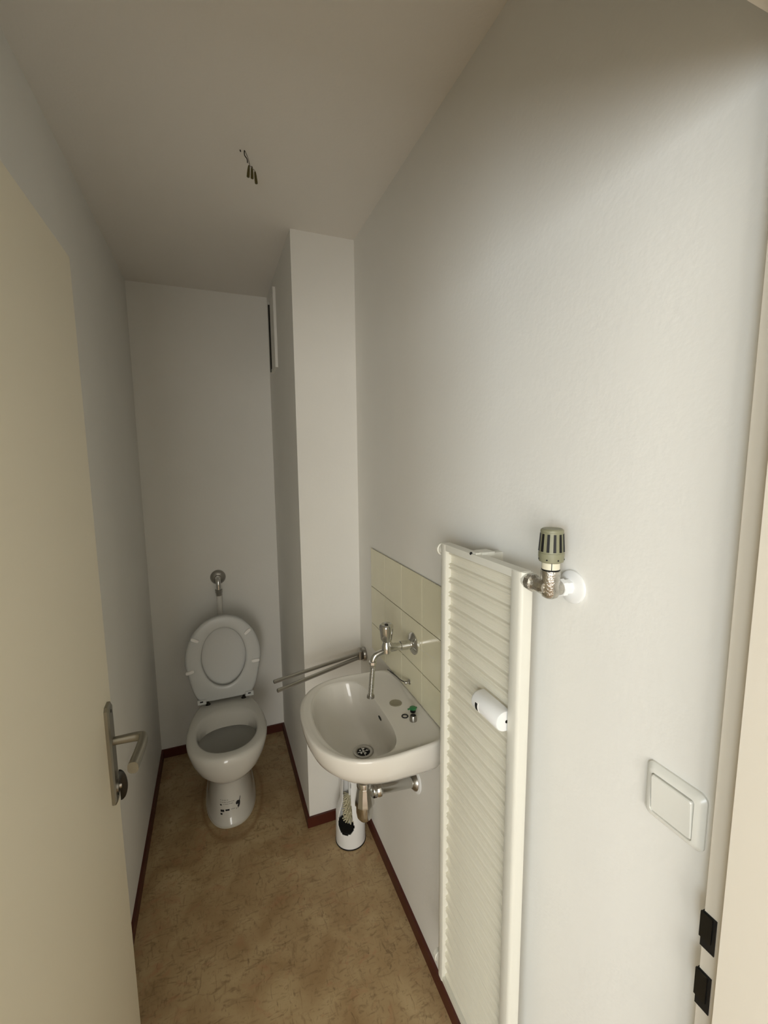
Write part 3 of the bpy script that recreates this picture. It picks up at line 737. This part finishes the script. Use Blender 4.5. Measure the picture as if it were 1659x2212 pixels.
def rail_bar(y0_, y1_, name, lab):
    bb = new(); rr = []
    for z in (RZ0, RZ1):
        m_ = (y0_ + y1_) / 2; s_ = 1 if y1_ > y0_ else -1
        rr.append([(XB, y0_, z), (XF + 0.006, y0_, z), (XF + 0.0015, y0_ + s_ * 0.003, z), (XF, y0_ + s_ * 0.008, z), (XF, y1_ - s_ * 0.003, z), (XF + 0.0015, y1_, z), (XB, y1_, z)])
    loft(bb, rr); return obj(name, bb, 'rad', rad, label=lab, smooth=True, ang=45)
rail_bar(RY0, yr, 'side_rail', None); rail_bar(RY1, yl, 'side_rail', None)
box(b, (XF + 0.001, RY0 + 0.004, RZ1 - 0.014), (XB, RY1 - 0.004, RZ1 + 0.001)); obj('top_rail', b, 'rad', rad, bevel=0.003)
b = new(); box(b, (XF + 0.002, RY0 + 0.004, RZ0 - 0.001), (XB, RY1 - 0.004, RZ0 + 0.013)); obj('bottom_rail', b, 'rad', rad, bevel=0.003)
b = new(); box(b, (XB - 0.003, RY0 + 0.003, RZ0 + 0.002), (XB + 0.004, RY1 - 0.003, RZ1 - 0.002)); obj('back_panel', b, 'rad', rad, bevel=0.0015)
XM = (XF + XB) / 2 + 0.002
for z in (RZ1 - 0.017, 0.262):    # plugged stubs at the far side
    b = new(); lathe(b, (XM, RY1 - 0.002, z), (0, 1, 0), [(0, 0.012), (0.012, 0.013), (0.013, 0.0155), (0.023, 0.0155), (0.026, 0.011)], 20)
    obj('plug', b, 'rad', rad, smooth=True)
b = new(); box(b, (XB - 0.008, 0.735, RZ1 - 0.004), (XB + 0.022, 0.765, RZ1 + 0.006)); box(b, (XF + 0.004, 0.742, RZ1 - 0.006), (XB, 0.764, RZ1 + 0.005)); box(b, (XB + 0.018, 0.742, RZ1 - 0.03), (W, 0.758, RZ1 + 0.002))
bk = obj('hanging_bracket', b, 'rad', rad, label='painted hanging bracket on top', bevel=0.003)
b = new(); lathe(b, (XF + 0.003, 0.757, RZ1 + 0.001), (-1, 0, 0.3), [(0, 0.0035), (0.0025, 0.003)], 12); obj('bracket_hole', b, 'black', bk)
b = new(); box(b, (XB, 0.735, 0.29), (W, 0.775, 0.31)); obj('hanging_bracket', b, 'rad', rad, bevel=0.003)
# connecting boss
b = new(); lathe(b, (XM, RY0 + 0.004, 1.390), (0, -1, 0), [(0, 0.013), (0.008, 0.0130), (0.009, 0.010)], 24); obj('boss', b, 'rad', rad, smooth=True)

# thermostat valve
VX, VY, VZ = 0.855, 0.553, 1.387
val = thing('thermostatic_valve', 'olive radiator thermostat on worn nickel valve beside the radiator top', 'radiator valve', (VX, VY, VZ))
b = new(); lathe(b, (XM, RY0 - 0.004, 1.389), (0, -1, 0), [(0, 0.0145), (0.012, 0.0155), (0.013, 0.0115), (0.032, 0.0125), (0.04, 0.010)], 10)
obj('union_nut', b, 'nickel', val, smooth=True, ang=30)
b = new(); lathe(b, (VX, VY, VZ - 0.018), (0, 0, 1), [(0, 0.007), (0.003, 0.0125), (0.009, 0.0155), (0.027, 0.0155), (0.028, 0.0158), (0.048, 0.0158), (0.049, 0.014)], 28)
obj('valve_body', b, 'nickel', val, smooth=True)
b = new(); lathe(b, (VX + 0.008, VY, VZ - 0.002), (1, 0, -0.05), [(0, 0.0125), (0.016, 0.0125)], 24); obj('wall_nipple', b, 'nickel', val, smooth=True)
b = new(); lathe(b, (VX + 0.020, VY, VZ - 0.003), (1, 0, 0), [(0, 0.0150), (0.008, 0.0155), (0.010, 0.013), (0.026, 0.013)], 8); obj('wall_nut', b, 'white', val, label='white painted nut', smooth=True, ang=25)
b = new(); lathe(b, (W - 0.0005, VY - 0.004, VZ - 0.003), (-1, 0, 0), [(0, 0.0285), (0.003, 0.0285), (0.005, 0.026), (0.0055, 0.012)], 40); obj('wall_collar', b, 'white', val, label='white round wall collar', smooth=True)
z0_ = VZ + 0.031
b = new(); lathe(b, (VX, VY, z0_), (0, 0, 1), [(0, 0.0148), (0.0016, 0.0148)], 28); obj('dark_seam', b, 'black', val, smooth=True)
b = new(); lathe(b, (VX, VY, z0_ + 0.0016), (0, 0, 1), [(0, 0.0145), (0.012, 0.0145)], 28); cr_ = obj('scale_ring', b, 'cream', val, label='cream scale ring', smooth=True)
cd_ = math.atan2(-VY, 0.342 - VX)
b = new(); box(b, (-0.0004, -0.0006, 0), (0.0006, 0.0006, 0.0115)); bmesh.ops.translate(b, verts=b.verts[:], vec=(0.0146, 0, 0))
bmesh.ops.rotate(b, verts=b.verts[:], cent=(0, 0, 0), matrix=Matrix.Rotation(cd_ + 0.10, 3, 'Z')); bmesh.ops.translate(b, verts=b.verts[:], vec=(VX, VY, z0_ + 0.0016)); obj('pointer_line', b, 'black', cr_)
b = new()
hz = z0_ + 0.013
lathe(b, (VX, VY, hz), (0, 0, 1), [(0, 0.0165), (0.002, 0.0195), (0.010, 0.0205), (0.016, 0.0205), (0.0165, 0.0198), (0.050, 0.0178), (0.0505, 0.0185), (0.054, 0.0180), (0.056, 0.0155), (0.0555, 0.001)], 48)
hd = obj('thermostat_head', b, 'olive', val, label='olive ribbed thermostat head', smooth=True, ang=35)
b = new()
for k in range(12):        # dark slots between ribs
    a = cd_ + 2 * math.pi * (k + 0.5) / 12
    mt = Matrix.Rotation(a, 4, 'Z')
    q = [Vector((0.0170, -0.0021, 0.019)), Vector((0.0170, 0.0021, 0.019)), Vector((0.0208, 0.0021, 0.019)), Vector((0.0208, -0.0021, 0.019))]
    q2 = [Vector((0.0150, -0.0019, 0.048)), Vector((0.0150, 0.0019, 0.048)), Vector((0.0188, 0.0019, 0.048)), Vector((0.0188, -0.0019, 0.048))]
    loft(b, [[mt @ p + Vector((VX, VY, hz)) for p in q], [mt @ p + Vector((VX, VY, hz)) for p in q2]])
obj('slots', b, 'black', hd, label='dark cooling slots')
b = new()
for k in range(7):
    a = cd_ - 0.32 + 2 * math.pi * k / 7; lathe(b, (VX + 0.0200 * math.cos(a), VY + 0.0200 * math.sin(a), hz + 0.006), (math.cos(a), math.sin(a), 0), [(0, 0.0014), (0.0008, 0.0012)], 10)
obj('index_holes', b, 'black', hd)

# heat cost meter clipped across the radiator
HY0_, HY1_, HZ = 0.628, 0.716, 1.108
hm = thing('heat_meter', 'white rounded heat meter clipped across the radiator front', 'heat meter', (XF, (HY0_ + HY1_) / 2, HZ))
b = new(); rr = []
xb = 0.839
for y, s in ((HY1_, 0.86), (HY1_ - 0.0025, 0.96), (HY1_ - 0.006, 1.0), (HY0_ + 0.002, 1.0), (HY0_, 0.95)):
    ring = []
    for k in range(25):
        t = -math.pi / 2 + math.pi * k / 24
        ring.append((xb - 0.007 - 0.023 * s * max(0, math.cos(t)) ** 0.85, y, HZ + 0.0205 * s * math.sin(t)))
    ring.append((xb, y, HZ + 0.0205 * s)); ring.append((xb, y, HZ - 0.0205 * s)); rr.append(ring)
loft(b, rr); hb_ = obj('housing', b, 'white', hm, smooth=True, ang=35)
def dx(z): t = math.asin(max(-1, min(1, (z - HZ) / 0.0205))); return xb - 0.007 - 0.023 * max(0, math.cos(t)) ** 0.85
b = new(); rr = []
for off in (0.0008, 0.0):
    ins = 0.0
    pts = [(HY1_ - 0.012, -0.009), (HY1_ - 0.020, -0.009), (HY1_ - 0.020, 0.009), (HY1_ - 0.012, 0.009)]
    rr.append(None)
def curved_patch(y0_, y1_, za, zb_, off, m_, name, parent, lab=None):
    bb = new(); cols_ = []
    for i in range(9):
        z = za + (zb_ - za) * i / 8; cols_.append([bb.verts.new((dx(HZ + z) - off, y0_, HZ + z)), bb.verts.new((dx(HZ + z) - off, y1_, HZ + z)), bb.verts.new((dx(HZ + z) + 0.002, y1_, HZ + z)), bb.verts.new((dx(HZ + z) + 0.002, y0_, HZ + z))])
    for a, c in zip(cols_, cols_[1:]):
        for k in range(4): bb.faces.new((a[k], a[(k + 1) % 4], c[(k + 1) % 4], c[k]))
    bb.faces.new(cols_[0]); bb.faces.new(cols_[-1])
    return obj(name, bb, m_, parent, label=lab)
b.free()
fr_ = curved_patch(HY1_ - 0.0285, HY1_ - 0.0160, -0.013, 0.008, 0.0006, 'bumper', 'display_frame', hm, None)
curved_patch(HY1_ - 0.0260, HY1_ - 0.0185, -0.0105, 0.0058, 0.0010, 'black', 'display', fr_, 'small black display window')
b = new(); lathe(b, (xb - 0.006, HY0_ + 0.0012, HZ - 0.001), (0, -1, 0), [(0, 0.0035), (0.002, 0.003)], 14); obj('seal_hole', b, 'darkm', hm)

# ------------------------------------------------------------------ light switch
sw = thing('light_switch', 'white square rocker light switch beside the door frame', 'light switch', (W, 0.354, 1.136))
def rrect(x, cy, cz, hy, hz_, rad_, n=8):
    pts = []
    for qx, qz, a0 in ((1, 1, 0), (-1, 1, math.pi / 2), (-1, -1, math.pi), (1, -1, 3 * math.pi / 2)):
        for k in range(n + 1):
            a = a0 + math.pi / 2 * k / n; pts.append((x, cy + qx * (hy - rad_) + rad_ * math.cos(a), cz + qz * (hz_ - rad_) + rad_ * math.sin(a)))
    return pts
b = new(); cy, cz = 0.3535, 1.136
loft(b, [rrect(W, cy, cz, 0.0405, 0.0405, 0.010), rrect(W - 0.003, cy, cz, 0.0405, 0.0405, 0.010), rrect(W - 0.0075, cy, cz, 0.0365, 0.0365, 0.009), rrect(W - 0.0095, cy, cz, 0.033, 0.033, 0.007),
         rrect(W - 0.0100, cy, cz, 0.0290, 0.0290, 0.004), rrect(W - 0.0070, cy, cz, 0.0285, 0.0285, 0.004)], cap1=True)
obj('surround', b, 'switch', sw, smooth=True, ang=35)
b = new(); loft(b, [rrect(W - 0.006, cy, cz, 0.0276, 0.0276, 0.003), rrect(W - 0.0105, cy, cz, 0.0276, 0.0276, 0.003), rrect(W - 0.0120, cy, cz, 0.0265, 0.0265, 0.003)])
for v in b.verts:
    if v.co.x < W - 0.009: v.co.x -= 0.0020 * (v.co.z - cz) / 0.0276
obj('rocker', b, 'switch', sw, smooth=True, ang=35)

# ------------------------------------------------------------------ access panel high on the pillar side
vp = thing('access_panel', 'white painted framed hatch high on the pillar side above the toilet', 'hatch', (Q, 2.23, 2.2))
b = new(); ya, yb_, za, zb_ = 2.150, 2.330, 2.035, 2.395
fwid = 0.016
for a_, c_ in (((Q - 0.012, ya, za), (Q + 0.001, ya + fwid, zb_)), ((Q - 0.012, yb_ - fwid, za), (Q + 0.001, yb_, zb_)), ((Q - 0.012, ya + fwid, za), (Q + 0.001, yb_ - fwid, za + fwid)), ((Q - 0.012, ya + fwid, zb_ - fwid), (Q + 0.001, yb_ - fwid, zb_))): box(b, a_, c_)
obj('frame', b, 'wall', vp, bevel=0.002)
b = new(); box(b, (Q - 0.004, ya + fwid, za + fwid), (Q - 0.001, yb_ - fwid, zb_ - fwid)); obj('dark_gap', b, 'black', vp)
b = new(); box(b, (Q - 0.009, ya + fwid + 0.002, za + fwid + 0.002), (Q - 0.003, yb_ - fwid - 0.006, zb_ - fwid - 0.002)); obj('flap', b, 'wall', vp, bevel=0.002)
b = new(); box(b, (Q - 0.0165, yb_ - 0.034, za + 0.004), (Q - 0.008, yb_ - 0.020, zb_ - 0.035)); obj('shade_strip', b, 'darkm', vp, label='dark strip standing in for the shaded open edge of the hatch', bevel=0.001)  # dark box put in for the shade at the ajar flap's edge

# ------------------------------------------------------------------ ceiling wire
cx_, cy_ = 0.469, 1.356
cw = thing('lamp_wire', 'bare lamp wire with terminal clamps hanging from a ceiling hook', 'wire', (cx_, cy_, H))
b = new(); tube(b, smooth_path([(cx_, cy_, H), (cx_, cy_, H - 0.012), (cx_ + 0.006, cy_, H - 0.020), (cx_ + 0.007, cy_, H - 0.030)], 6), 0.0013, 8)
tube(b, [(cx_ - 0.011, cy_ + 0.002, H), (cx_ - 0.010, cy_ + 0.002, H - 0.004)], 0.0016, 8)
obj('hook', b, 'darkm', cw, smooth=True)
for k, dxx in enumerate((-0.004, 0.004, 0.012)):
    b = new(); zt = H - 0.036 - (0.010 if k == 2 else 0.0)
    tube(b, smooth_path([(cx_ + 0.001, cy_, H), (cx_ + 0.009, cy_, H - 0.018), (cx_ + 0.013, cy_, H - 0.036), (cx_ + 0.0145 + dxx, cy_, zt)], 6), 0.0009, 6)
    wr = obj('wire', b, 'wire', cw, smooth=True)
    b = new(); d0 = Vector((0.10 * (k - 1) - 0.02, 0.0, -1)).normalized()
    lathe(b, (cx_ + 0.0145 + dxx, cy_ + 0.002 * k, zt), d0, [(0, 0.0020), (0.005, 0.0030), (0.014, 0.0036), (0.022, 0.0040), (0.030, 0.0040), (0.031, 0.0026)], 8)
    obj('terminal_clamp', b, 'brass', wr, label='dark brass terminal clamp', smooth=True, ang=30)
